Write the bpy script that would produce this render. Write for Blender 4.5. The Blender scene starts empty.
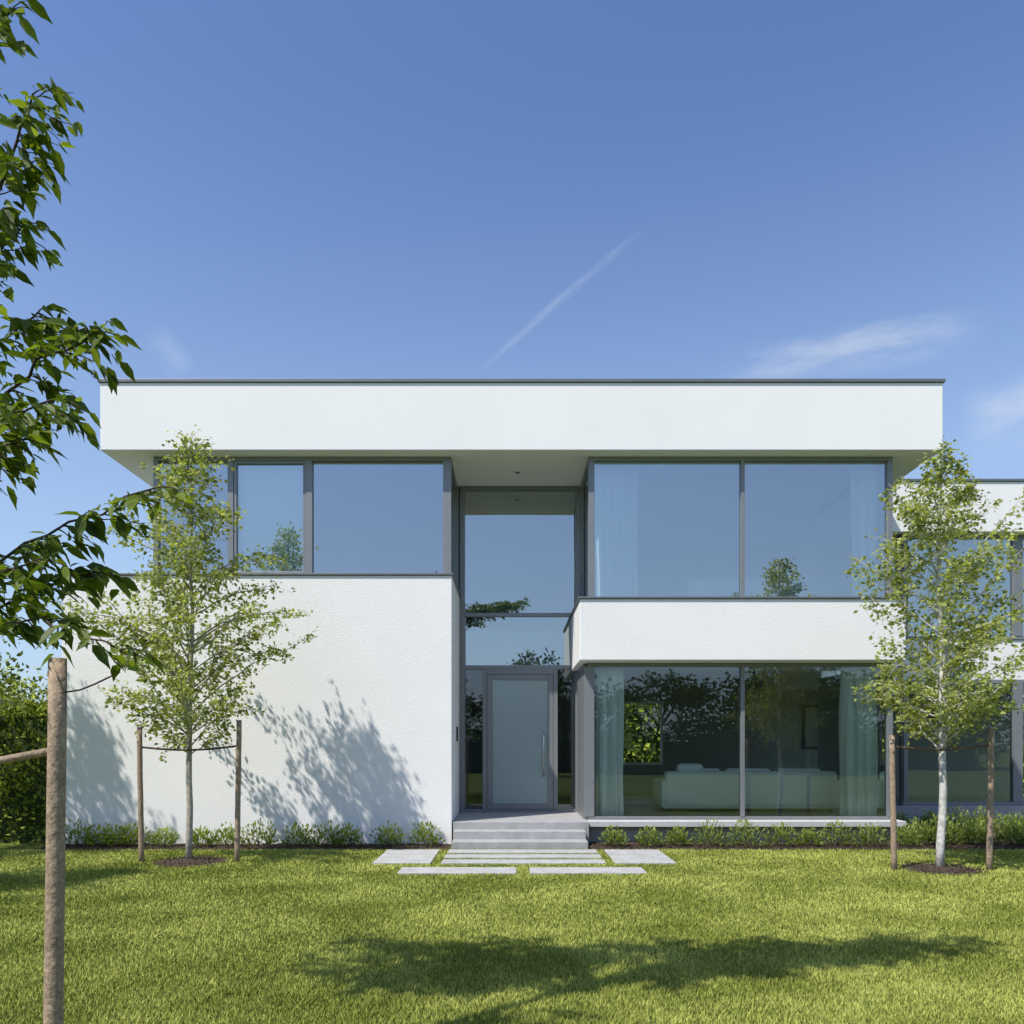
import bpy, math, random
import numpy as np
from mathutils import Vector
random.seed(5)
RNG=np.random.default_rng(7)
scene=bpy.context.scene
F=800.0; EYE=1.65; HZ=745.0
col=scene.collection

# ------------------------------------------------------------- materials
def newmat(name):
    m=bpy.data.materials.new(name); m.use_nodes=True
    nt=m.node_tree; nt.nodes.clear()
    return m,nt,nt.nodes,nt.links
def princ(name,c,rough=.6,metal=0,noise=None,bump=None,spec=.5,coords='Object',grain=None):
    m,nt,N,L=newmat(name)
    o=N.new('ShaderNodeOutputMaterial'); b=N.new('ShaderNodeBsdfPrincipled')
    L.new(b.outputs[0],o.inputs[0])
    b.inputs['Base Color'].default_value=(*c,1); b.inputs['Roughness'].default_value=rough
    b.inputs['Metallic'].default_value=metal; b.inputs['Specular IOR Level'].default_value=spec
    tc=N.new('ShaderNodeTexCoord')
    if noise:
        n=N.new('ShaderNodeTexNoise'); n.inputs['Scale'].default_value=noise[0]; n.inputs['Detail'].default_value=6
        n.inputs['Roughness'].default_value=.65
        L.new(tc.outputs[coords],n.inputs['Vector'])
        mr=N.new('ShaderNodeMapRange'); mr.inputs['From Min'].default_value=.3; mr.inputs['From Max'].default_value=.7
        mr.inputs['To Min'].default_value=1-noise[1]; mr.inputs['To Max'].default_value=1+noise[1]*.6
        L.new(n.outputs['Fac'],mr.inputs['Value'])
        sc_=mr.outputs[0]
        if grain:
            g=N.new('ShaderNodeTexNoise'); g.inputs['Scale'].default_value=grain[0]; g.inputs['Detail'].default_value=3
            L.new(tc.outputs[coords],g.inputs['Vector'])
            gr=N.new('ShaderNodeMapRange'); gr.inputs['From Min'].default_value=.35; gr.inputs['From Max'].default_value=.65
            gr.inputs['To Min'].default_value=1-grain[1]; gr.inputs['To Max'].default_value=1+grain[1]*.5
            L.new(g.outputs['Fac'],gr.inputs['Value'])
            mu=N.new('ShaderNodeMath'); mu.operation='MULTIPLY'; L.new(sc_,mu.inputs[0]); L.new(gr.outputs[0],mu.inputs[1]); sc_=mu.outputs[0]
        mx=N.new('ShaderNodeVectorMath'); mx.operation='SCALE'; mx.inputs[0].default_value=c
        L.new(sc_,mx.inputs['Scale']); L.new(mx.outputs[0],b.inputs['Base Color'])
    if bump:
        n=N.new('ShaderNodeTexNoise'); n.inputs['Scale'].default_value=bump[0]; n.inputs['Detail'].default_value=4
        L.new(tc.outputs[coords],n.inputs['Vector'])
        bp=N.new('ShaderNodeBump'); bp.inputs['Strength'].default_value=bump[1]; bp.inputs['Distance'].default_value=bump[2]
        L.new(n.outputs['Fac'],bp.inputs['Height']); L.new(bp.outputs[0],b.inputs['Normal'])
    return m
def leafmat(name,dark,light,trans=.35,patch=None,rough=.45):
    m,nt,N,L=newmat(name)
    o=N.new('ShaderNodeOutputMaterial')
    at=N.new('ShaderNodeAttribute'); at.attribute_name='rnd'
    rp=N.new('ShaderNodeMix'); rp.data_type='RGBA'
    rp.inputs['A'].default_value=(*dark,1); rp.inputs['B'].default_value=(*light,1)
    fac=at.outputs['Fac']
    if patch:
        tc=N.new('ShaderNodeTexCoord'); n=N.new('ShaderNodeTexNoise'); n.inputs['Scale'].default_value=patch[0]
        n.inputs['Detail'].default_value=3; L.new(tc.outputs['Object'],n.inputs['Vector'])
        mr=N.new('ShaderNodeMapRange'); mr.inputs['From Min'].default_value=.35; mr.inputs['From Max'].default_value=.65
        mr.inputs['To Min'].default_value=-patch[1]; mr.inputs['To Max'].default_value=patch[1]
        L.new(n.outputs['Fac'],mr.inputs['Value'])
        ad=N.new('ShaderNodeMath'); ad.operation='ADD'; ad.use_clamp=True
        L.new(fac,ad.inputs[0]); L.new(mr.outputs[0],ad.inputs[1]); fac=ad.outputs[0]
    L.new(fac,rp.inputs['Factor'])
    if trans<=0:
        b=N.new('ShaderNodeBsdfDiffuse'); L.new(rp.outputs['Result'],b.inputs['Color']); L.new(b.outputs[0],o.inputs[0]); return m
    b=N.new('ShaderNodeBsdfPrincipled')
    b.inputs['Roughness'].default_value=rough; b.inputs['Specular IOR Level'].default_value=.3
    L.new(rp.outputs['Result'],b.inputs['Base Color'])
    t=N.new('ShaderNodeBsdfTranslucent')
    sc=N.new('ShaderNodeVectorMath'); sc.operation='MULTIPLY'; sc.inputs[1].default_value=(1.8,1.8,.7)
    L.new(rp.outputs['Result'],sc.inputs[0]); L.new(sc.outputs[0],t.inputs['Color'])
    ms=N.new('ShaderNodeMixShader'); ms.inputs[0].default_value=trans
    L.new(b.outputs[0],ms.inputs[1]); L.new(t.outputs[0],ms.inputs[2]); L.new(ms.outputs[0],o.inputs[0])
    return m
def glassmat(name,tint,base,gloss=(.9,.97,1),rough=0.0):
    m,nt,N,L=newmat(name)
    o=N.new('ShaderNodeOutputMaterial')
    tr=N.new('ShaderNodeBsdfTransparent'); tr.inputs[0].default_value=(*tint,1)
    g=N.new('ShaderNodeBsdfGlossy'); g.inputs['Color'].default_value=(*gloss,1); g.inputs['Roughness'].default_value=rough
    fr=N.new('ShaderNodeFresnel'); fr.inputs[0].default_value=1.5
    ad=N.new('ShaderNodeMath'); ad.operation='ADD'; ad.use_clamp=True; ad.inputs[1].default_value=base
    L.new(fr.outputs[0],ad.inputs[0])
    tc=N.new('ShaderNodeTexCoord'); n=N.new('ShaderNodeTexNoise'); n.inputs['Scale'].default_value=.7; n.inputs['Detail'].default_value=1
    L.new(tc.outputs['Object'],n.inputs['Vector'])
    bp=N.new('ShaderNodeBump'); bp.inputs['Strength'].default_value=.25; bp.inputs['Distance'].default_value=.01
    L.new(n.outputs['Fac'],bp.inputs['Height']); L.new(bp.outputs[0],g.inputs['Normal'])
    ms=N.new('ShaderNodeMixShader'); L.new(ad.outputs[0],ms.inputs[0]); L.new(tr.outputs[0],ms.inputs[1]); L.new(g.outputs[0],ms.inputs[2])
    L.new(ms.outputs[0],o.inputs[0]); return m

M={}
M['stucco']=princ('white_stucco',(.90,.885,.86),.92,noise=(.7,.03),bump=(55,.42,.012),spec=.15,grain=(60,.06))
M['soffit']=princ('soffit_paint',(.82,.82,.80),.85,noise=(2,.03))
M['frame']=princ('aluminium_frame',(.23,.24,.25),.42,metal=.2,noise=(8,.06))
M['coping']=princ('metal_coping',(.17,.18,.19),.45,metal=.3,noise=(4,.1))
M['concrete']=princ('concrete',(.38,.38,.375),.85,noise=(5,.2),bump=(60,.4,.006),grain=(50,.12))
M['ledge']=princ('pale_concrete',(.52,.52,.51),.85,noise=(5,.12),bump=(60,.4,.006))
M['paver']=princ('stone_paver',(.43,.43,.415),.85,noise=(4,.2),bump=(60,.4,.006),grain=(45,.15))
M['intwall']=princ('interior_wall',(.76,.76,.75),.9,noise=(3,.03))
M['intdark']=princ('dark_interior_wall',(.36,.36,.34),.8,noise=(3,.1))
M['floor']=princ('oak_floor',(.46,.38,.28),.5,noise=(3,.2))
M['glass']=glassmat('window_glass',(.84,.95,.97),.38)
M['glass_low']=glassmat('lounge_glass',(.92,.99,.94),.09)
M['frost']=princ('frosted_glass',(.34,.42,.42),.12,noise=(.6,.1))
M['steel']=princ('brushed_steel',(.5,.5,.5),.3,metal=.9)
M['black']=princ('black_plastic',(.02,.02,.02),.4)
M['curtain']=princ('curtain_fabric',(.82,.86,.83),.9)
M['sofa']=princ('sofa_fabric',(.80,.84,.80),.9,noise=(12,.05),bump=(200,.2,.003))
M['soil']=princ('bark_mulch',(.085,.055,.035),.95,noise=(25,.6),bump=(40,1,.04))
M['stake']=princ('weathered_wood',(.38,.28,.19),.85,noise=(14,.3),bump=(50,.6,.01),grain=(70,.3))
M['strap']=princ('jute_strap',(.13,.085,.05),.9,noise=(30,.2))
M['bark']=princ('grey_bark',(.40,.37,.30),.9,noise=(18,.4),bump=(40,.7,.01))
M['birch']=princ('pale_bark',(.60,.58,.53),.8,noise=(16,.5),bump=(40,.5,.008))
M['bark_d']=princ('dark_bark',(.07,.05,.035),.9,noise=(18,.3),bump=(40,.7,.01))
M['leaf_y']=leafmat('young_leaf',(.11,.14,.025),(.50,.54,.17),.4)
M['leaf_f']=leafmat('foreground_leaf',(.037,.067,.010),(.18,.24,.03),.42,rough=.5)
M['leaf_h']=leafmat('hedge_leaf',(.08,.12,.016),(.44,.50,.08),0,patch=(1.2,.3))
M['leaf_b']=leafmat('background_leaf',(.035,.055,.012),(.15,.19,.045),0,patch=(.5,.3))
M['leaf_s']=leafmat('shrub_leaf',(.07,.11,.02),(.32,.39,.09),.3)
M['hcore']=princ('hedge_core',(.03,.05,.01),1)
M['blade']=leafmat('grass_blade',(.185,.22,.038),(.52,.545,.14),0,patch=(.9,.36))
m,nt,N,L=newmat('lawn_ground'); M['lawn']=m
o=N.new('ShaderNodeOutputMaterial'); b=N.new('ShaderNodeBsdfPrincipled'); b.inputs['Roughness'].default_value=.95; b.inputs['Specular IOR Level'].default_value=.1
tc=N.new('ShaderNodeTexCoord'); n1=N.new('ShaderNodeTexNoise'); n1.inputs['Scale'].default_value=.6; n1.inputs['Detail'].default_value=8; n1.inputs['Roughness'].default_value=.7
n2=N.new('ShaderNodeTexNoise'); n2.inputs['Scale'].default_value=40; n2.inputs['Detail'].default_value=4
L.new(tc.outputs['Object'],n1.inputs['Vector']); L.new(tc.outputs['Object'],n2.inputs['Vector'])
mm=N.new('ShaderNodeMath'); mm.operation='MULTIPLY_ADD'; mm.inputs[1].default_value=.5; L.new(n2.outputs['Fac'],mm.inputs[0])
m2=N.new('ShaderNodeMath'); m2.operation='MULTIPLY'; m2.inputs[1].default_value=.5; L.new(n1.outputs['Fac'],m2.inputs[0]); L.new(m2.outputs[0],mm.inputs[2])
cr=N.new('ShaderNodeValToRGB'); cr.color_ramp.elements[0].position=.35; cr.color_ramp.elements[0].color=(.07,.095,.014,1)
cr.color_ramp.elements[1].position=.65; cr.color_ramp.elements[1].color=(.20,.235,.05,1)
L.new(mm.outputs[0],cr.inputs[0]); L.new(cr.outputs[0],b.inputs['Base Color'])
bp=N.new('ShaderNodeBump'); bp.inputs['Distance'].default_value=.03; L.new(n2.outputs['Fac'],bp.inputs['Height']); L.new(bp.outputs[0],b.inputs['Normal'])
L.new(b.outputs[0],o.inputs[0])

# ------------------------------------------------------------- helpers
def empty(name,loc=(0,0,0)):
    e=bpy.data.objects.new(name,None); e.location=loc; e.empty_display_size=.3; col.objects.link(e); return e
def link(name,me,parent=None):
    o=bpy.data.objects.new(name,me); col.objects.link(o)
    if parent: o.parent=parent
    return o
def box(name,x0,x1,y0,y1,z0,z1,mat,parent=None,bev=0.006):
    v=[(x,y,z) for x in(x0,x1) for y in(y0,y1) for z in(z0,z1)]
    f=[(0,1,3,2),(4,6,7,5),(0,4,5,1),(2,3,7,6),(0,2,6,4),(1,5,7,3)]
    me=bpy.data.meshes.new(name); me.from_pydata(v,[],f); me.materials.append(M[mat]); me.validate()
    o=link(name,me,parent)
    if bev:
        md=o.modifiers.new('bev','BEVEL'); md.width=bev; md.segments=2; md.limit_method='ANGLE'
    return o
def quad(name,pts,mat,parent=None):
    me=bpy.data.meshes.new(name); me.from_pydata(pts,[],[(0,1,2,3)]); me.materials.append(M[mat]); return link(name,me,parent)
def pane_y(name,x0,x1,y,z0,z1,mat,parent): return quad(name,[(x0,y,z0),(x1,y,z0),(x1,y,z1),(x0,y,z1)],mat,parent)
def pane_x(name,x,y0,y1,z0,z1,mat,parent): return quad(name,[(x,y0,z0),(x,y1,z0),(x,y1,z1),(x,y0,z1)],mat,parent)

class Acc:
    def __init__(s): s.v=[];s.t=[];s.r=[];s.m=[];s.n=0
    def add(s,v,t,r,mi):
        v=np.asarray(v,dtype=np.float32).reshape(-1,3); t=np.asarray(t,dtype=np.int32).reshape(-1,3)
        s.v.append(v); s.t.append(t+s.n); s.r.append(np.broadcast_to(np.asarray(r,dtype=np.float32),(len(v),)).copy())
        s.m.append(np.full(len(t),mi,dtype=np.int32)); s.n+=len(v)
    def build(s,name,mats,parent=None,smooth_mat=None,loc=None):
        v=np.concatenate(s.v);t=np.concatenate(s.t);r=np.concatenate(s.r);mi=np.concatenate(s.m)
        me=bpy.data.meshes.new(name); me.vertices.add(len(v)); me.vertices.foreach_set('co',v.ravel())
        me.loops.add(len(t)*3); me.loops.foreach_set('vertex_index',t.ravel())
        me.polygons.add(len(t)); me.polygons.foreach_set('loop_start',np.arange(0,len(t)*3,3,dtype=np.int32))
        me.polygons.foreach_set('material_index',mi)
        me.polygons.foreach_set('use_smooth',(mi==0) if smooth_mat else np.zeros(len(t),dtype=bool))
        me.update(calc_edges=True)
        a=me.attributes.new('rnd','FLOAT','POINT'); a.data.foreach_set('value',r)
        for k in mats: me.materials.append(M[k])
        return link(name,me,parent)
def nrm(a): return a/np.maximum(np.linalg.norm(a,axis=-1,keepdims=True),1e-9)
def tube(acc,P,R,mi=0,k=7,r=.5):
    P=np.asarray(P,float); R=np.asarray(R,float); n=len(P)
    T=nrm(np.gradient(P,axis=0)); ref=np.array([0.,0,1]) if abs(T[0][2])<.9 else np.array([1.,0,0])
    U=nrm(np.cross(T,ref)); V=np.cross(T,U); a=np.linspace(0,2*math.pi,k,endpoint=False)
    vs=P[:,None]+R[:,None,None]*(np.cos(a)[None,:,None]*U[:,None]+np.sin(a)[None,:,None]*V[:,None])
    tr=[]
    for i in range(n-1):
        for j in range(k):
            A=i*k+j;B=i*k+(j+1)%k;C=A+k;D=B+k; tr+= [(A,B,D),(A,D,C)]
    v=vs.reshape(-1,3); v=np.vstack([v,P[-1:],P[:1]])
    for j in range(k): tr.append(((n-1)*k+j,(n-1)*k+(j+1)%k,n*k)); tr.append(((j+1)%k,j,n*k+1))
    acc.add(v,tr,r,mi)
def leaves(acc,P,D,L,W,mi=1,big=False,rr=None,nb=None):
    P=np.asarray(P,float);n=len(P)
    if n==0:return
    D=nrm(np.asarray(D,float)); L=np.broadcast_to(L,(n,))[:,None]; W=np.broadcast_to(W,(n,))[:,None]
    rnd=RNG.normal(size=(n,3)); 
    if nb is not None: rnd=rnd*.6+np.asarray(nb)
    S=nrm(np.cross(D,rnd)); Nn=np.cross(S,D)
    if rr is None: rr=RNG.random(n)
    if not big:
        v=np.stack([P,P+D*L*.45+S*W*.5+Nn*W*.12,P+D*L,P+D*L*.45-S*W*.5+Nn*W*.12],1).reshape(-1,3)
        b=np.arange(n)[:,None,None]*4; t=(b+np.array([[0,1,2],[0,2,3]])).reshape(-1,3); k=4
    else:
        dr=np.array([0,0,-1.])
        c=lambda f,s,h: P+D*L*f+S*W*s+Nn*W*h+dr*L*(.22*f*f)
        v=np.stack([c(0,0,0),c(.25,.42,.16),c(.25,0,0),c(.25,-.42,.16),c(.6,.42,.13),c(.6,0,-.02),c(.6,-.42,.13),c(.82,.17,.04),c(.82,-.17,.04),c(1.05,0,0)],1).reshape(-1,3)
        tt=np.array([[0,1,2],[0,2,3],[1,4,5],[1,5,2],[2,5,6],[2,6,3],[4,7,5],[5,7,8],[5,8,6],[7,9,8]])
        b=np.arange(n)[:,None,None]*10; t=(b+tt).reshape(-1,3); k=10
    acc.add(v,t,np.repeat(rr,k),mi)

# ------------------------------------------------------------- ground
quad('ground',[(-500,-500,0),(500,-500,0),(500,500,0),(-500,500,0)],'lawn')
bed=empty('planting_bed')
quad('bed_left',[(-7.6,12.55,.004),(-1.0,12.55,.004),(-1.0,13.35,.004),(-7.6,13.35,.004)],'soil',bed)
quad('bed_right',[(1.25,12.55,.004),(12,12.55,.004),(12,16.7,.004),(1.25,16.7,.004)],'soil',bed)
def disc(name,x,y,r,mat,parent,z=.02):
    k=40; v=[(x,y,z+.03)]+[(x+math.cos(a)*r*(1+random.uniform(-.08,.08)),y+math.sin(a)*r*(1+random.uniform(-.08,.08)),z-.012) for a in np.linspace(0,2*math.pi,k,endpoint=False)]
    me=bpy.data.meshes.new(name); me.from_pydata(v,[],[(0,i+1,(i+1)%k+1) for i in range(k)]); me.materials.append(M[mat]); return link(name,me,parent)
LT=(-4.53,11.28); RT=(5.66,10.56)
disc('mulch_ring_a',*LT,.5,'soil',bed); disc('mulch_ring_b',*RT,.5,'soil',bed)
def chips():
    acc=Acc(); global RNG
    for (tx,ty) in (LT,RT):
        n=500; a=RNG.uniform(0,6.28,n); r=.5*np.sqrt(RNG.random(n)); p=np.stack([tx+r*np.cos(a),ty+r*np.sin(a),.022+.02*(1-r)+0*a],1)
        leaves(acc,p,RNG.normal(size=(n,3))*np.array([1,1,.35]),RNG.uniform(.02,.05,n),.016,0)
    for (xa,xb) in ((-7.5,-1.05),(1.3,9)):
        n=int(700*(xb-xa)); p=np.stack([RNG.uniform(xa,xb,n),RNG.uniform(12.56,13.3,n),RNG.uniform(.006,.02,n)],1)
        leaves(acc,p,RNG.normal(size=(n,3))*np.array([1,1,.35]),RNG.uniform(.02,.05,n),.016,0)
    acc.build('mulch_chips',['soil'],bed)
chips()

path=empty('stepping_stone_path')
pavers=[(-1.93,-1.12,11.02,12.42),(1.43,2.27,11.02,12.42),(-.98,1.3,12.08,12.42),(-.98,1.3,11.55,11.87),(-.98,1.3,11.02,11.34),(-1.46,.06,10.16,10.62),(.23,1.72,10.16,10.62)]
for i,(a,b_,c,d) in enumerate(pavers): box('slab_%d'%i,a,b_,c,d,-.03,.03,'paver',path,.01)

def make_grass():
    acc=Acc()
    bands=[(3.6,6.0,8000),(6.0,8.0,5000),(8.0,10.5,3200),(10.5,12.62,2300)]
    for y0,y1,den in bands:
        xm=.66*y1+.8
        n=int(den*2*xm*(y1-y0)); x=RNG.uniform(-xm,xm,n); y=RNG.uniform(y0,y1,n)
        keep=np.ones(n,bool)
        for a,b_,c,d in pavers: keep&=~((x>a+.005)&(x<b_-.005)&(y>c+.004)&(y<d-.005))
        for (tx,ty) in (LT,RT): keep&=((x-tx)**2+(y-ty)**2)>(.40+.1*RNG.random(n))**2
        keep&=~((y>12.50+.09*RNG.random(n))&((x<-.98)|(x>1.22)))
        keep&=~((y>12.58)&(x>-1)&(x<1.25))
        x=x[keep];y=y[keep];n=len(x)
        clump=.5+.5*np.sin(x*3.1+1.3*np.sin(y*2.3))*np.sin(y*3.7+np.sin(x*1.9))
        h=RNG.uniform(.018,.036,n)*(.85+.3*clump); w=RNG.uniform(.003,.005,n)*(1+.14*(y-4))
        a=RNG.uniform(0,2*math.pi,n); lean=RNG.uniform(.1,.9,n)*h; la=RNG.uniform(0,2*math.pi,n)
        s=np.stack([np.cos(a)*w,np.sin(a)*w,0*w],1); p=np.stack([x,y,0*x],1)
        tip=p+np.stack([np.cos(la)*lean,np.sin(la)*lean,h],1)
        v=np.stack([p-s,p+s,tip],1).reshape(-1,3)
        acc.add(v,np.arange(3*n).reshape(-1,3),np.repeat(RNG.random(n)*.8+.1*clump,3),0)
    acc.build('lawn_grass',['blade'])
make_grass()

# ------------------------------------------------------------- house
H=empty('modern_white_house',(0,0,0))
YG=13.75; YE=15.3; YF=13.3; YR=13.4; YB=20.0
box('left_volume',-7.48,-1.0,YF,21,-.1,4.47,'stucco',H,.012)
box('left_coping',-7.51,-.97,YF-.03,21.03,4.473,4.505,'coping',H,.004)
box('roof_slab',-6.9,7.22,YR,20.6,6.59,7.72,'stucco',H,.012)
box('roof_coping',-6.93,7.25,YR-.03,20.63,7.723,7.775,'coping',H,.004)
box('balcony_box',1.13,6.55,YF,YE-.06,3.06,4.08,'stucco',H,.012)
box('balcony_coping',1.10,6.58,YF-.03,YE-.06,4.083,4.115,'coping',H,.004)
box('floor_slab_rear',1.42,6.55,YE-.055,YB,3.3,4.05,'soffit',H,0)
box('plinth_right',1.30,6.6,13.62,YB,-.1,.27,'concrete',H,.01)
box('plinth_ledge',1.285,6.62,13.42,YB,.273,.37,'ledge',H,.008)
box('lounge_floor',1.42,6.55,YG+.06,YB-.05,.372,.40,'floor',H,0)
st=H
box('step_lower',-.95,1.2,12.6,12.96,-.05,.125,'concrete',st,.008)
box('step_middle',-.95,1.2,12.96,13.30,-.05,.25,'concrete',st,.008)
box('landing',-.98,1.28,13.303,YE+.1,-.05,.37,'concrete',st,.008)
box('rear_wall_upper',-6.1,9.5,YB,YB+.2,3.3,6.587,'intwall',H,0)
z0,z1=1.15,2.75
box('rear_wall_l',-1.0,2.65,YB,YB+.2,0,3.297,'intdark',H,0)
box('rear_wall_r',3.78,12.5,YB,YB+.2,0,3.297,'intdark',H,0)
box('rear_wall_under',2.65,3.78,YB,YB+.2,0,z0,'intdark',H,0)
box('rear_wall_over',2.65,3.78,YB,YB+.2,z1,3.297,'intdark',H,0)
for a,b_,c,d in [(2.65,3.78,z0,z0+.06),(2.65,3.78,z1-.06,z1),(2.65,2.71,z0+.06,z1-.06),(3.72,3.78,z0+.06,z1-.06)]:
    box('rear_window_frame',a,b_,YB-.03,YB+.05,c,d,'soffit',H,0)
box('hall_wall_left',-1.10,-1.0,YE+.08,YB,4.52,6.587,'intwall',H,0)
box('hall_wall_right',1.31,1.41,YE+.08,YB,.37,6.587,'intwall',H,0)
box('upper_left_end_wall',-6.14,-6.04,YG+.1,YB,4.52,6.587,'stucco',H,0)
box('upper_partition_a',-3.5,-3.4,17.2,YB,4.52,6.587,'intwall',H,0)
box('hall_floor',-1.0,1.31,YE+.1,YB,.2,.37,'floor',H,0)
box('hall_gallery',-1.0,1.31,17.2,YB,3.3,4.1,'intwall',H,0)
box('lounge_side_panel',1.24,1.40,YG+.12,YE-.06,.372,3.057,'frame',H,0)

def bar(x0,x1,y0,y1,z0,z1,nm='frame_bar'): return box(nm,x0,x1,y0,y1,z0,z1,'frame',H,.004)
zb,zt=4.508,6.585
bar(-6.14,-1.04,YG-.05,YG+.06,zt-.065,zt,'ribbon_head')
bar(-6.14,-1.04,YG-.05,YG+.06,zb,zb+.07,'ribbon_sill')
for a,b_ in [(-6.14,-6.06),(-4.87,-4.77),(-3.53,-3.42),(-1.18,-1.04)]:
    bar(a,b_,YG-.06,YG+.07,zb+.07,zt-.065,'ribbon_mullion')
for a,b_ in [(-4.77,-3.53)]:
    for q in [(a+.003,a+.05,zb+.073,zt-.068),(b_-.05,b_-.003,zb+.073,zt-.068)]: bar(q[0],q[1],YG-.045,YG+.03,q[2],q[3],'sash')
    bar(a+.05,b_-.05,YG-.045,YG+.03,zb+.073,zb+.12,'sash'); bar(a+.05,b_-.05,YG-.045,YG+.03,zt-.115,zt-.068,'sash')
for a,b_ in [(-6.06,-4.87),(-4.72,-3.58),(-3.42,-1.18)]: pane_y('glass_pane',a,b_,YG,zb+.07,zt-.065,'glass',H)
pane_x('glass_return',-1.08,YG+.07,YE-.05,zb,zt,'glass',H)
bar(-1.12,-1.02,YE-.08,YE+.05,zb,zt,'corner_post')
bar(-1.12,-1.04,YG+.07,YE-.08,zt-.07,zt,'return_head')
box('roller_blind',-4.75,-3.56,YG+.12,YG+.125,zb+.05,zt-.05,'curtain',H,0)
zb=4.118
bar(1.31,6.52,YG-.05,YG+.06,zt-.065,zt,'window_head')
bar(1.31,6.52,YG-.05,YG+.06,zb,zb+.05,'window_sill')
for a,b_ in [(1.31,1.41),(3.92,3.985),(6.43,6.52)]: bar(a,b_,YG-.06,YG+.07,zb+.05,zt-.065,'mullion')
for a,b_ in [(1.41,3.92),(3.985,6.43)]: pane_y('glass_pane',a,b_,YG,zb+.05,zt-.065,'glass',H)
pane_x('glass_return',1.35,YG+.07,YE-.05,zb,zt,'glass',H)
pane_x('glass_return',6.48,YG+.07,16.95,zb,zt,'glass',H)
bar(1.31,1.39,YG+.07,YE-.1,zt-.07,zt,'return_head'); bar(6.44,6.52,YG+.07,16.95,zt-.07,zt,'return_head')
zb2,zt2=.375,3.055
bar(1.30,6.52,YG-.05,YG+.06,zt2-.06,zt2,'window_head'); bar(1.30,6.52,YG-.05,YG+.06,zb2,zb2+.05,'window_sill')
for a,b_ in [(1.24,1.41),(3.92,3.985),(6.43,6.52)]: bar(a,b_,YG-.06,YG+.07,zb2+.05,zt2-.06,'mullion')
for a,b_ in [(1.41,3.92),(3.985,6.43)]: pane_y('glass_pane',a,b_,YG,zb2+.05,zt2-.06,'glass_low',H)
pane_x('glass_return',6.48,YG+.07,16.95,zb2,zt2,'glass_low',H)
ft=6.585; fb=.372
bar(-.99,1.30,YE-.05,YE+.06,ft-.07,ft,'entrance_head')
for a,b_ in [(-.99,-.90),(1.21,1.30)]: bar(a,b_,YE-.06,YE+.07,fb,ft-.07,'entrance_jamb')
bar(-.90,1.21,YE-.05,YE+.06,4.10,4.17,'transom'); bar(-.90,1.21,YE-.05,YE+.06,3.09,3.17,'transom')
pane_y('glass_pane',-.90,1.21,YE,4.17,ft-.07,'glass',H); pane_y('glass_pane',-.90,1.21,YE,3.17,4.10,'glass',H)
bar(-.90,1.21,YE-.05,YE+.06,fb,fb+.05,'entrance_sill')
bar(-.56,-.48,YE-.07,YE+.07,fb+.05,3.09,'door_jamb'); bar(.79,.87,YE-.07,YE+.07,fb+.05,3.09,'door_jamb')
bar(-.48,.79,YE-.07,YE+.07,3.0,3.09,'door_head')
pane_y('sidelight',-.90,-.56,YE,fb+.05,3.09,'glass_low',H); pane_y('sidelight',.87,1.21,YE,fb+.05,3.09,'glass_low',H)
for q in [(-.475,-.37,fb+.055,2.995),(.68,.785,fb+.055,2.995)]: box('door_stile',q[0],q[1],YE-.06,YE,q[2],q[3],'frame',H,.006)
for q in [(fb+.055,fb+.17),(2.89,2.995)]: box('door_rail',-.37,.68,YE-.06,YE,q[0],q[1],'frame',H,.006)
box('door_frosted_panel',-.37,.68,YE-.04,YE-.02,fb+.17,2.89,'frost',H,0)
a=Acc(); tube(a,[(.60,YE-.13,1.05),(.60,YE-.13,1.9)],[.016,.016],0,12); tube(a,[(.60,YE-.13,1.15),(.60,YE-.04,1.15)],[.01,.01],0,8); tube(a,[(.60,YE-.13,1.8),(.60,YE-.04,1.8)],[.01,.01],0,8)
a.build('door_handle',['steel'],H,True)
box('intercom',-1.0,-.975,14.35,14.47,1.72,1.98,'black',H,.006)
for x,y in [(.1,14.5)]:
    a=Acc(); tube(a,[(x,y,6.595),(x,y,6.58)],[.045,.045],0,20); a.build('downlight',['coping'],H)
YW=17.0
box('wing_fascia',6.56,17,YW-.3,YB+1,6.1,7.15,'stucco',H,.012)
box('wing_coping',6.56,17.03,YW-.33,YB+1.03,7.153,7.20,'coping',H,.004)
box('wing_band',6.56,17,YW-.02,YB,3.03,3.88,'stucco',H,.012)
box('wing_plinth',6.63,17,YW-.35,YB,-.1,.37,'concrete',H,.01)
box('wing_upper_back',9.5,17,YB,YB+.2,3.3,6.1,'intwall',H,0)
for zz0,zz1,g in [(3.885,6.098,'glass'),(.375,3.028,'glass_low')]:
    bar(6.56,17,YW-.05,YW+.06,zz1-.07,zz1,'wing_head'); bar(6.56,17,YW-.05,YW+.06,zz0,zz0+.07,'wing_sill')
    xs=[6.56,8.3,10.62,12.9,15.2]
    for i,x in enumerate(xs):
        w=.2 if i==2 else .09
        bar(x,x+w,YW-.06,YW+.07,zz0+.07,zz1-.07,'wing_mullion')
    pane_y('wing_glass',6.56,17,YW,zz0+.07,zz1-.07,g,H)
a=Acc(); tube(a,[(8.22,YW-.1,.3),(8.22,YW-.1,6.1)],[.04,.04],0,12); a.build('downpipe',['coping'],H,True)

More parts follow.
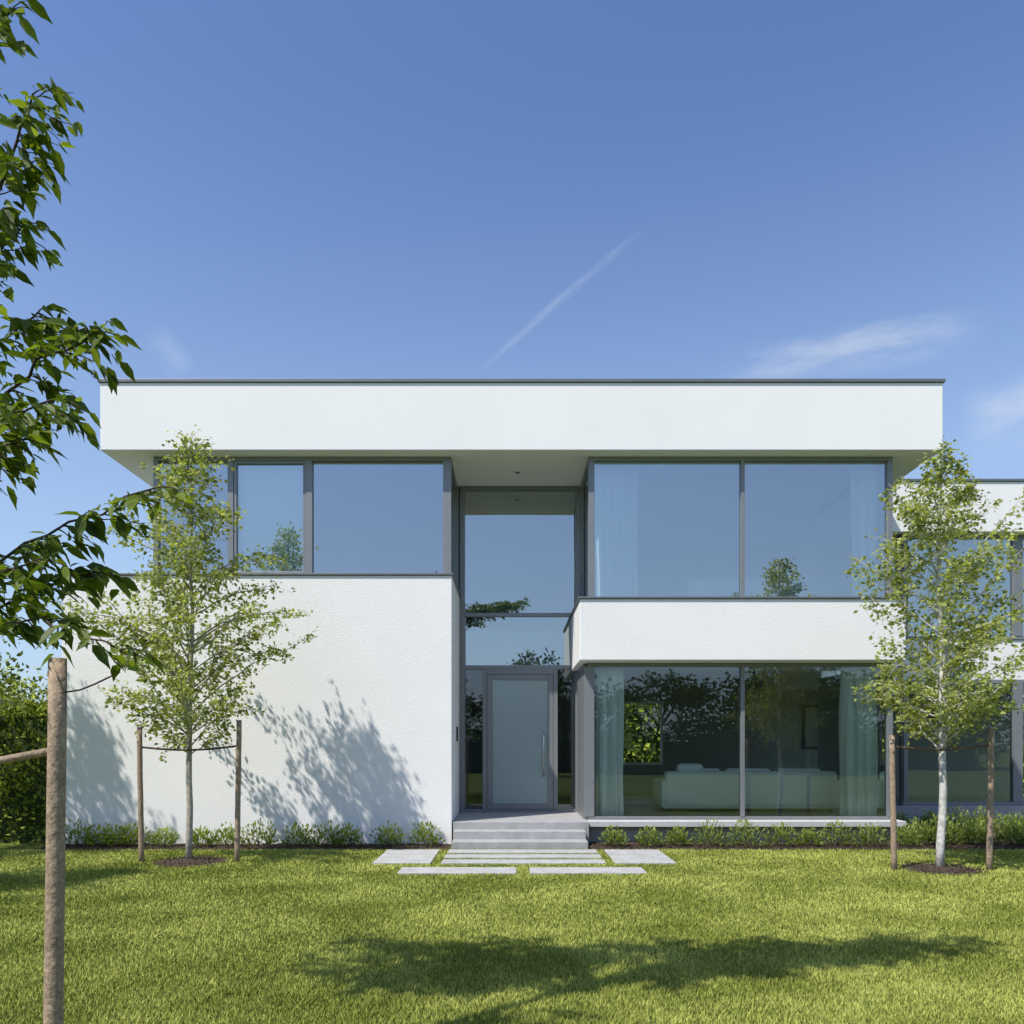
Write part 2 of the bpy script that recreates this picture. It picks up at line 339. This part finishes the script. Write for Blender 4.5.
S=empty('sofa')
def sb(n,a,b_,c,d,e,f,bv=.05): return box(n,a,b_,c,d,e,f,'sofa',S,bv)
sb('base',2.85,6.05,14.9,15.75,.46,.80,.03); sb('backrest',2.85,6.05,14.85,15.1,.5,1.16,.06)
sb('arm_1',2.78,3.02,14.88,15.8,.46,1.0,.06); sb('arm_2',5.9,6.14,14.88,15.8,.46,1.0,.06)
for i in range(3):
    sb('seat_cushion_%d'%i,3.05+i*.95,3.97+i*.95,15.1,15.75,.8,.96); sb('back_cushion_%d'%i,3.1+i*.95,3.95+i*.95,15.1,15.3,.92,1.21,.07)
sb('throw_pillow',3.1,3.6,15.0,15.2,1.0,1.3,.08)
for x in(2.95,5.95):
    for y in(14.95,15.7): box('foot',x-.03,x+.03,y-.03,y+.03,.40,.46,'black',S,.004)
P=empty('framed_picture'); box('frame',7.25,7.95,YB-.05,YB-.01,1.55,2.65,'black',P,.006); box('canvas',7.31,7.89,YB-.06,YB-.045,1.61,2.59,'intdark',P,0)
T=empty('coffee_table'); box('top',3.6,4.9,16.6,17.3,.72,.76,'black',T,.01)
for x in(3.65,4.85):
    for y in(16.65,17.25): box('leg',x-.02,x+.02,y-.02,y+.02,.4,.72,'black',T,.004)
SB=empty('sideboard'); box('body',3.2,5.3,14.5,14.95,4.2,4.62,'soffit',SB,.01); box('top',3.17,5.33,14.47,14.98,4.62,4.655,'soffit',SB,.005)
for x in(3.3,5.2): box('leg',x-.02,x+.02,14.7,14.74,4.05,4.2,'black',SB,0)
def curtain(name,x0,x1,y,z0,z1,seed):
    n=160; xs=np.linspace(x0,x1,n); ph=(xs-x0)*38+1.2*np.sin((xs-x0)*5+seed)
    v=[];f=[]
    for j,z in enumerate(np.linspace(z0,z1,8)):
        k=.045*(1-.25*j/7)
        for i in range(n): v.append((xs[i]+.012*math.sin(j+ph[i]*.5),y+k*math.sin(ph[i]+.12*j)+.01*math.sin(ph[i]*2.3),z))
    for j in range(7):
        for i in range(n-1): f.append((j*n+i,j*n+i+1,(j+1)*n+i+1,(j+1)*n+i))
    me=bpy.data.meshes.new(name); me.from_pydata(v,[],f); me.materials.append(M['curtain']); me.polygons.foreach_set('use_smooth',[True]*len(f)); return link(name,me)
curtain('curtain',1.46,1.95,14.0,.41,2.98,1); curtain('curtain',5.75,6.38,14.0,.41,2.98,2)
curtain('curtain',1.46,2.2,14.0,4.13,6.5,3); curtain('curtain',5.95,6.38,14.05,4.13,6.5,4)

# ------------------------------------------------------------- young trees
def arc(p0,az,el0,el1,L,n=7,r=None,wob=.06):
    P=[np.array(p0,float)]; 
    for i in range(n-1):
        f=i/(n-2); el=el0+(el1-el0)*f; a2=az+RNG.normal()*wob*1.5; e2=el+RNG.normal()*wob
        P.append(P[-1]+L/(n-1)*np.array([math.cos(a2)*math.cos(e2),math.sin(a2)*math.cos(e2),math.sin(e2)]))
    return np.array(P)
def lerp(P,f):
    s=f*(len(P)-1);i=min(int(s),len(P)-2);u=s-i; return P[i]*(1-u)+P[i+1]*u
def young_tree(name,x,y,Ht,zc,prof,nb,seed,bark,leafn=10,ls=.07,tr=.042):
    global RNG; RNG=np.random.default_rng(seed); acc=Acc()
    zs=np.linspace(-.05,Ht,16); off=np.cumsum(RNG.normal(size=(16,2))*.014,axis=0)
    T=np.stack([x+off[:,0],y+off[:,1],zs],1); tube(acc,T,tr*(1-zs/Ht)**.8+.005,0,10)
    LP=[];LD=[];LR=[]
    for i in range(nb):
        f=((i+RNG.random())/nb)**1.2; z=zc+(Ht-zc)*f*.97; az=i*2.39996+RNG.normal()*.5
        r=np.interp(z+.45,prof[0],prof[1])*RNG.uniform(.5,1.2)
        el0=math.radians(RNG.uniform(34,62)-8*(1-f)); L=max(.12,r/math.cos(el0*.85))
        B=arc(lerp(T,min(1,(z+.05)/(Ht+.05))),az,el0,el0-.3+RNG.normal()*.3,L,8,wob=.1)
        r0=.004+.007*min(L,1.5)
        tube(acc,B,np.linspace(r0,.0025,8),0,5)
        nt=int(4+L*10); cl=RNG.random()
        for k in range(nt):
            g=.2+.8*(k+RNG.random())/nt; p=lerp(B,min(g,1)); 
            ta=az+RNG.choice([-1,1])*RNG.uniform(.4,1.5); tl=RNG.uniform(.10,.40)*(1.15-.4*g)
            W=arc(p,ta,RNG.uniform(-.7,1.1),RNG.uniform(-1.1,.5),tl,4); tube(acc,W,[.0025,.002,.002,.0012],0,3)
            m=RNG.integers(leafn-5,leafn+6)
            for q in range(m):
                pp=lerp(W,RNG.random())+RNG.normal(size=3)*.04
                LP.append(pp); LD.append([math.cos(ta)+RNG.normal()*.7,math.sin(ta)+RNG.normal()*.7,RNG.normal()*.6-.3]); LR.append(np.clip(.3+.35*cl+RNG.normal()*.25,0,1))
    LP=np.array(LP); n=len(LP); l=RNG.uniform(.55,1.2,n)*ls
    leaves(acc,LP,LD,l,l*.7,1,rr=np.array(LR),nb=[0,-.3,.5])
    return acc.build(name,[bark,'leaf_y'],None,True)
profL=([1.6,2.1,2.9,3.6,4.5,5.3,6.05,6.4],[1.0,1.3,1.4,1.2,.85,.52,.18,.05])
profR=([1.5,2.1,3.0,3.9,4.6,5.2,5.6,6],[.9,1.1,1.1,.98,.75,.48,.18,.05])
t1=young_tree('young_birch_tree',*LT,6.05,1.5,profL,88,15,'bark',leafn=11)
t2=young_tree('young_birch_tree',*RT,5.62,1.5,profR,84,16,'birch',leafn=11,tr=.05)
def inst(src,name,x,y,rz,s=1,ox=0,oy=0):
    o=bpy.data.objects.new(name,src.data); col.objects.link(o); o.scale=(s,s,s); o.rotation_euler=(0,0,rz)
    c,sn=math.cos(rz),math.sin(rz); o.location=(x-s*(c*ox-sn*oy),y-s*(sn*ox+c*oy),0); return o
inst(t1,'young_birch_tree',-9.0,11.5,2.0,1,*LT)
inst(t1,'young_birch_tree',-8.1,7.7,4.0,1,*LT)

def stake(name,x,y,h,r=.035,tilt=(0,0)):
    acc=Acc(); n=9; zs=np.linspace(-.05,h,n)
    P_=np.stack([x+tilt[0]*zs/h+np.random.default_rng(int(h*999)).normal(size=n)*.002,y+tilt[1]*zs/h,zs],1)
    tube(acc,P_,r*np.linspace(1.05,.96,n),0,14); return acc.build(name,['stake'],None,True)
def strap(name,pts,r=.012,mat='strap'):
    acc=Acc(); tube(acc,pts,[r]*len(pts),0,8); return acc.build(name,[mat],None,True)
def wpt(px,py,Y): return np.array([(px-512)/F*Y,Y,EYE+(HZ-py)/F*Y])
def tree_support(tx,ty,dl,dr,hl,hr,zs_):
    stake('tree_stake',tx-dl,ty-.05,hl,.037,(-.03,0)); stake('tree_stake',tx+dr,ty-.05,hr,.037,(.03,0))
    u=np.linspace(0,1,22)
    for s in(-1,1):
        pts=[(tx-dl-.02+(dl+dr+.04)*a,ty+s*.055*math.sin(a*math.pi)-.02,zs_-.05*math.sin(a*math.pi)+.02*a) for a in u]
        strap('tree_tie',pts,.014)
tree_support(*LT,.67,.67,1.9,2.0,1.62)
tree_support(*RT,.64,.61,1.78,1.85,1.63)

# ------------------------------------------------------------- foreground tree
def fore_tree():
    global RNG; RNG=np.random.default_rng(21); acc=Acc()
    tx,ty=-2.35,2.95
    T=np.array([(tx+.03*math.sin(z*1.3),ty+.03*math.cos(z),z) for z in np.linspace(-.05,7,16)]); tube(acc,T,np.linspace(.07,.02,16),0,12)
    LP=[];LD=[];LS=[]
    def twig(p,az,el0,el1,L,dens=1,ls=.08):
        W=arc(p,az,el0,el1,L,6,wob=.12); tube(acc,W,np.linspace(.003,.0012,6),0,4)
        n=max(3,int(L/.019*dens))
        for i in range(n):
            g=(i+.5)/n; pp=lerp(W,g); sd=1 if i%2 else -1
            a2=az+sd*RNG.uniform(.4,1.3); LP.append(pp+RNG.normal(size=3)*.010)
            LD.append([math.cos(a2)+RNG.normal()*.3,math.sin(a2)+RNG.normal()*.3,RNG.uniform(-1.2,.3)]); LS.append(ls*RNG.uniform(.45,1.15))
    def limb(pts,r0,nt,tl=(.15,.35),start=.1,dens=1,ls=.08,elr=(-.5,.7)):
        pts=np.array(pts,float)
        u=np.linspace(0,1,14); k=np.linspace(0,1,len(pts)); Q=np.stack([np.interp(u,k,pts[:,i]) for i in range(3)],1)
        for _ in range(3): Q[1:-1]=(Q[:-2]+2*Q[1:-1]+Q[2:])/4
        Q[1:-1]+=RNG.normal(size=(12,3))*.008
        tube(acc,Q,np.linspace(r0,.003,14),0,7)
        for i in range(nt):
            g=start+(1-start)*(i+RNG.random())/nt; g=min(g,.999); p=lerp(Q,g); d=lerp(Q,min(1,g+.05))-lerp(Q,g-.05)
            az=math.atan2(d[1],d[0])+RNG.choice([-1,1])*RNG.uniform(.3,1.3)
            twig(p,az,RNG.uniform(*elr),RNG.uniform(-1.0,.2),RNG.uniform(*tl),dens,ls)
        d=Q[-1]-Q[-3]; twig(Q[-1],math.atan2(d[1],d[0]),.1,-.6,.12,dens,ls)
    w=wpt
    tk=lambda z:(tx,ty,z)
    limb([tk(2.4),w(-60,420,2.9),w(-20,250,2.85),w(15,140,2.85),w(32,95,2.8)],.010,28,(.06,.17),.35)
    limb([tk(3.2),w(-70,150,3),w(-20,60,3),w(8,15,2.9)],.010,10,(.06,.14),.4)
    limb([tk(2.8),w(-70,300,3),w(-20,200,3),w(30,165,2.95)],.009,20,(.08,.2),.4)
    limb([tk(2.7),w(-70,330,3),w(-20,270,3),w(24,225,2.95)],.009,18,(.06,.16),.4)
    limb([tk(2.2),w(-60,480,3),w(0,400,2.95),w(55,350,2.9),w(98,335,2.85)],.010,30,(.07,.20),.35)
    limb([tk(2.4),w(-60,400,3.1),w(0,340,3.2),w(40,310,3.2)],.010,18,(.08,.2),.4)
    limb([tk(2.0),w(-60,480,2.8),w(0,425,2.75),w(50,400,2.75)],.009,20,(.08,.18),.4)
    limb([tk(1.9),w(-60,590,2.9),w(0,560,2.8),w(60,530,2.8),w(155,488,2.8)],.008,25,(.07,.18),.35,elr=(-.6,.5))
    limb([tk(1.75),w(-60,640,3.),w(0,610,2.95),w(50,580,2.9),w(90,572,2.9)],.008,24,(.07,.17),.35,elr=(-.5,.5))
    limb([tk(1.85),w(-60,610,2.7),w(0,575,2.7),w(35,560,2.7)],.007,12,(.08,.18),.4,elr=(-.7,.5))
    limb([tk(1.7),w(-40,640,2.75),w(10,620,2.7),w(70,618,2.7),w(120,650,2.7)],.005,15,(.05,.15),.4,elr=(-.9,.3))
    limb([tk(2.1),w(-60,500,2.7),w(-5,450,2.7),w(20,440,2.7)],.008,11,(.07,.17),.4)
    for i in range(38):
        f=i/37; X=-4.75+5.2*f; 
        zt_=6.2+RNG.uniform(-.25,.4); yy=2.95+.7*f+RNG.uniform(-.65,.65)*(1.0-f*.75)
        z0_=4.8+.9*RNG.random()
        p0=np.array(tk(z0_)); p1=np.array([X,yy,zt_]); mid=(p0+p1)/2+np.array([0,0,.4])
        limb([p0,mid,p1],.016,int(12+6*abs(X-tx)),(.22,.45),.35,dens=.50,ls=.14)
    n=len(LP); LS_=np.array(LS); leaves(acc,np.array(LP),LD,LS_,LS_*.52,1,big=True,nb=[0,0,1.1])
    return acc.build('overhanging_garden_tree',['bark_d','leaf_f'],None,True)
fore_tree()
stake('tree_stake',-1.565,2.72,1.945,.030,(.02,.0))
strap('stake_rail',[wpt(-160,790,2.9),wpt(-40,768,2.8),wpt(52,751,2.72)],.014,'stake')
strap('tree_tie',[wpt(60,693,2.70),wpt(80,690,2.75),wpt(95,684,2.8),wpt(120,672,2.85)],.003)

# ------------------------------------------------------------- shrubs
def shrub_row(name,xs,y,r,seed,n=260):
    global RNG; RNG=np.random.default_rng(seed); acc=Acc()
    for x in xs:
        rr=r*RNG.uniform(.75,1.2); c=np.array([x+RNG.normal()*.05,y+RNG.normal()*.05,0])
        d=nrm(RNG.normal(size=(n,3))); d[:,2]=abs(d[:,2]); q=RNG.uniform(.4,1.12,(n,1))
        Pn=c+d*q*rr*np.array([1.1,1,1.4])+np.array([0,0,.03])
        D=d+np.array([0,0,.7])+RNG.normal(size=(n,3))*.35; l=RNG.uniform(.045,.085,n)
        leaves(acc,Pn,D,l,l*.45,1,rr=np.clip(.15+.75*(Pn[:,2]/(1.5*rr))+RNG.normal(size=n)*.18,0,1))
        for k in range(7):
            e=c+nrm(RNG.normal(size=3)*np.array([1,1,.3])+np.array([0,0,1.]))*rr*.9; tube(acc,[c,(c+e)/2,e],[.006,.004,.002],0,4)
    return acc.build(name,['bark_d','leaf_s'],None)
px=lambda p,Y:(p-512)/F*Y
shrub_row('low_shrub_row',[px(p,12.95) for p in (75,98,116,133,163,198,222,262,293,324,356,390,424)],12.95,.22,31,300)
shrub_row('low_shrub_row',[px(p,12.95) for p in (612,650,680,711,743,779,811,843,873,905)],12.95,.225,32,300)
shrub_row('garden_shrub',[px(p,13.2) for p in (925,942,958,975,995,1016,1040,1070)],13.2,.27,33,420)
shrub_row('garden_shrub',[px(p,15.6) for p in (905,930,955,985,1010,1040,1070)],15.6,.25,34,350)

# ------------------------------------------------------------- hedges
def hedge(name,x0,x1,y0,y1,h,den,seed,ls=.07,mat='leaf_h'):
    global RNG; RNG=np.random.default_rng(seed); acc=Acc()
    sx,sy=x1-x0,y1-y0
    def bump(a,b_): return .10*np.sin(a*2.1+np.sin(b_*1.7)*1.3)+.07*np.sin(b_*3.3+a*1.1+seed)
    for (A,fn,N0) in [(sx*h,lambda u,v:(np.stack([x0+u*sx,y0-bump(u*sx,v*h)-0*u,v*h],1),[0,-1,.25]),0),
                   (sx*h*.25,lambda u,v:(np.stack([x0+u*sx,y1+bump(u*sx,v*h),v*h],1),[0,1,.25]),0),
                   (sy*h,lambda u,v:(np.stack([x1+bump(u*sy,v*h),y0+u*sy,v*h],1),[1,0,.25]),0),
                   (sy*h,lambda u,v:(np.stack([x0-bump(u*sy,v*h),y0+u*sy,v*h],1),[-1,0,.25]),0),
                   (sx*sy,lambda u,v:(np.stack([x0+u*sx,y0+v*sy,h+bump(u*sx,v*sy)],1),[0,0,1]),0)]:
        n=int(A*den); u=RNG.random(n);v=RNG.random(n); p,d=fn(u,v); p=p+RNG.normal(size=(n,3))*.07
        l=RNG.uniform(.6,1.3,n)*ls; leaves(acc,p,np.array(d)+RNG.normal(size=(n,3))*.7,l,l*.6,1)
    c=.12; vs=[(x,y,z) for x in(x0+c,x1-c) for y in(y0+c,y1-c) for z in(0,h-c)]
    f=[(0,1,3),(0,3,2),(4,6,7),(4,7,5),(0,4,5),(0,5,1),(2,3,7),(2,7,6),(1,5,7),(1,7,3)]
    acc.add(vs,f,.1,0); return acc.build(name,['hcore',mat])
hedge('garden_hedge',-14,-7.75,13.4,15.0,2.25,520,41,.09)
hedge('garden_hedge',-12,24,27,28.5,3.4,60,42,.2)
def broad_tree(name,seed,Ht=7.5,R=2.6,ncl=60,per=55,ls=.27):
    global RNG; RNG=np.random.default_rng(seed); acc=Acc()
    T=np.array([(0.1*math.sin(z),0,z) for z in np.linspace(-.1,Ht*.8,8)]); tube(acc,T,np.linspace(.2,.05,8),0,10)
    for i in range(ncl):
        d=nrm(RNG.normal(size=3)); q=RNG.uniform(.35,1)**.6
        c=np.array([d[0]*R*q,d[1]*R*q,Ht*.58+d[2]*q*Ht*.40])
        if i%3==0: tube(acc,[lerp(T,min(.95,max(.25,c[2]/Ht*.8))),c*.6+np.array([0,0,c[2]*.35]),c],[.05,.03,.01],0,4)
        cr_=RNG.uniform(.3,.6); p=c+RNG.normal(size=(per,3))*cr_*np.array([.75,.75,.55])
        l=RNG.uniform(.6,1.2,per)*ls; leaves(acc,p,nrm(p-c)+RNG.normal(size=(per,3))*.6,l,l*.6,1,rr=np.clip(RNG.random()*.5+.4*RNG.random(per),0,1))
    return acc.build(name,['bark_d','leaf_b'])
TL=empty('background_trees')
b1=broad_tree('tree_mass_a',51); b2=broad_tree('tree_mass_b',52,6.2,2.3)
b3=broad_tree('tree_mass_c',53,3.6,1.6,90,90,.12); b3.data.materials[1]=M['leaf_h']
for b_ in (b1,b2,b3): b_.parent=TL
b3.location=(-11.2,16.8,0)
b1.location=(1.2,-13,0); b1.scale=(.75,.75,.93); b2.location=(-14.5,18,0); b2.scale=(.8,.8,.7)
rr_=random.Random(3)
for i in range(20):
    src=(b1,b2)[i%2]; o=bpy.data.objects.new('tree_mass',src.data); col.objects.link(o); o.parent=TL
    x=-32+i*3.4+rr_.uniform(-.6,.6); o.location=(x,-22+rr_.uniform(-2,2),-.4); s=rr_.uniform(.75,.95)*(1 if i%2==0 else 1.15); o.scale=(s*1.35,s*1.35,s); o.rotation_euler=(0,0,rr_.uniform(0,6))
for (x,y,s) in [(14,30,.8),(4,31,.8),(-5,31,.8)]:
    o=bpy.data.objects.new('tree_mass',(b1,b2)[int(x)%2].data); col.objects.link(o); o.parent=TL; o.location=(x,y,-.1); o.scale=(s,s,s); o.rotation_euler=(0,0,x)
hedge('garden_hedge',-30,30,-18.5,-17.5,2.0,45,43,.24,'leaf_b')

# ------------------------------------------------------------- camera, sun, sky
cam=bpy.data.cameras.new('camera'); co=bpy.data.objects.new('camera',cam); col.objects.link(co)
co.location=(0,0,EYE); co.rotation_euler=(math.radians(90),0,0); cam.sensor_width=36; cam.lens=36*F/1024
cam.shift_y=(HZ-512)/1024; cam.clip_end=3000; cam.clip_start=.05; scene.camera=co
EL=math.radians(55); hx,hy=.75,.661
sl=bpy.data.lights.new('sun','SUN'); sl.energy=5.0; sl.angle=math.radians(.6); sl.color=(1,.955,.88)
so=bpy.data.objects.new('sun',sl); col.objects.link(so); so.location=(-10,-12,20)
so.rotation_euler=Vector((hx*math.cos(EL),hy*math.cos(EL),-math.sin(EL))).to_track_quat('-Z','Y').to_euler()
w=bpy.data.worlds.new('World'); scene.world=w; w.use_nodes=True; nt=w.node_tree; N=nt.nodes; L=nt.links; N.clear()
o=N.new('ShaderNodeOutputWorld'); bg=N.new('ShaderNodeBackground'); bg.inputs[1].default_value=.14; L.new(bg.outputs[0],o.inputs[0])
sk=N.new('ShaderNodeTexSky'); sk.sky_type='NISHITA'; sk.sun_disc=False; sk.sun_elevation=EL; sk.sun_rotation=math.atan2(-hx,-hy)%(2*math.pi)
sk.air_density=1.15; sk.dust_density=.8; sk.ozone_density=4.0
tc=N.new('ShaderNodeTexCoord')
tn=N.new('ShaderNodeVectorMath'); tn.operation='MULTIPLY'; tn.inputs[1].default_value=(.98,1.03,1.22); L.new(sk.outputs[0],tn.inputs[0]); cur=tn.outputs[0]
def mth(op,a,b=None,clamp=False,c=None):
    n=N.new('ShaderNodeMath'); n.operation=op; n.use_clamp=clamp
    for i,vv in enumerate((a,b,c)):
        if vv is None: continue
        if isinstance(vv,(int,float)): n.inputs[i].default_value=vv
        else: L.new(vv,n.inputs[i])
    return n.outputs[0]
def dotn(vec):
    n=N.new('ShaderNodeVectorMath'); n.operation='DOT_PRODUCT'; n.inputs[1].default_value=tuple(vec); L.new(tc.outputs['Generated'],n.inputs[0]); return n.outputs['Value']
def smooth(val,a,b):
    n=N.new('ShaderNodeMapRange'); n.interpolation_type='SMOOTHSTEP'; n.inputs['From Min'].default_value=a; n.inputs['From Max'].default_value=b; L.new(val,n.inputs['Value']); return n.outputs[0]
# horizon haze (by elevation of the view direction in the world)
hz=mth('MULTIPLY',smooth(dotn((0,0,1)),.66,.02),.6)
mxh=N.new('ShaderNodeMix'); mxh.data_type='RGBA'; L.new(hz,mxh.inputs['Factor']); L.new(cur,mxh.inputs['A']); mxh.inputs['B'].default_value=(3.8,5.0,6.4,1); cur=mxh.outputs['Result']
def cirrus(A,B,wid,stren,nscale,stretch):
    global cur
    a=nrm(np.array([(A[0]-512)/F,1,(HZ-A[1])/F])); b=nrm(np.array([(B[0]-512)/F,1,(HZ-B[1])/F]))
    n=nrm(np.cross(a,b)); al=nrm(b-a); la=float(a@al); lb=float(b@al); g=nrm(a+b)
    nz=N.new('ShaderNodeTexNoise'); nz.inputs['Scale'].default_value=nscale; nz.inputs['Detail'].default_value=5; nz.inputs['Roughness'].default_value=.62
    cb=N.new('ShaderNodeCombineXYZ'); dn=dotn(n); da=dotn(al)
    L.new(mth('MULTIPLY',da,1.0),cb.inputs[0]); L.new(mth('MULTIPLY',dn,stretch),cb.inputs[1]); L.new(cb.outputs[0],nz.inputs['Vector'])
    dist=mth('ABSOLUTE',mth('ADD',dn,mth('MULTIPLY',mth('SUBTRACT',nz.outputs['Fac'],.5),wid*1.5)))
    m1=smooth(dist,wid,0.0); e=(lb-la)*.3
    m2=mth('MULTIPLY',smooth(da,la-e*.2,la+e),smooth(da,lb+e*.2,lb-e)); m3=smooth(dotn(g),.5,.6)
    mask=mth('MULTIPLY',mth('MULTIPLY',m1,m2),mth('MULTIPLY',m3,smooth(nz.outputs['Fac'],.28,.68)))
    mask=mth('MULTIPLY',mask,stren)
    mx=N.new('ShaderNodeMix'); mx.data_type='RGBA'; L.new(mask,mx.inputs['Factor']); L.new(cur,mx.inputs['A']); mx.inputs['B'].default_value=(6.2,6.5,6.9,1); cur=mx.outputs['Result']
cirrus((470,378),(645,228),.006,.18,9,5)
cirrus((715,378),(985,330),.03,.34,7,4)
cirrus((960,430),(1100,400),.05,.34,6,3)
cirrus((150,330),(185,380),.02,.15,8,2)
L.new(cur,bg.inputs[0])
scene.view_settings.view_transform='Standard'; scene.view_settings.look='None'; scene.view_settings.exposure=0
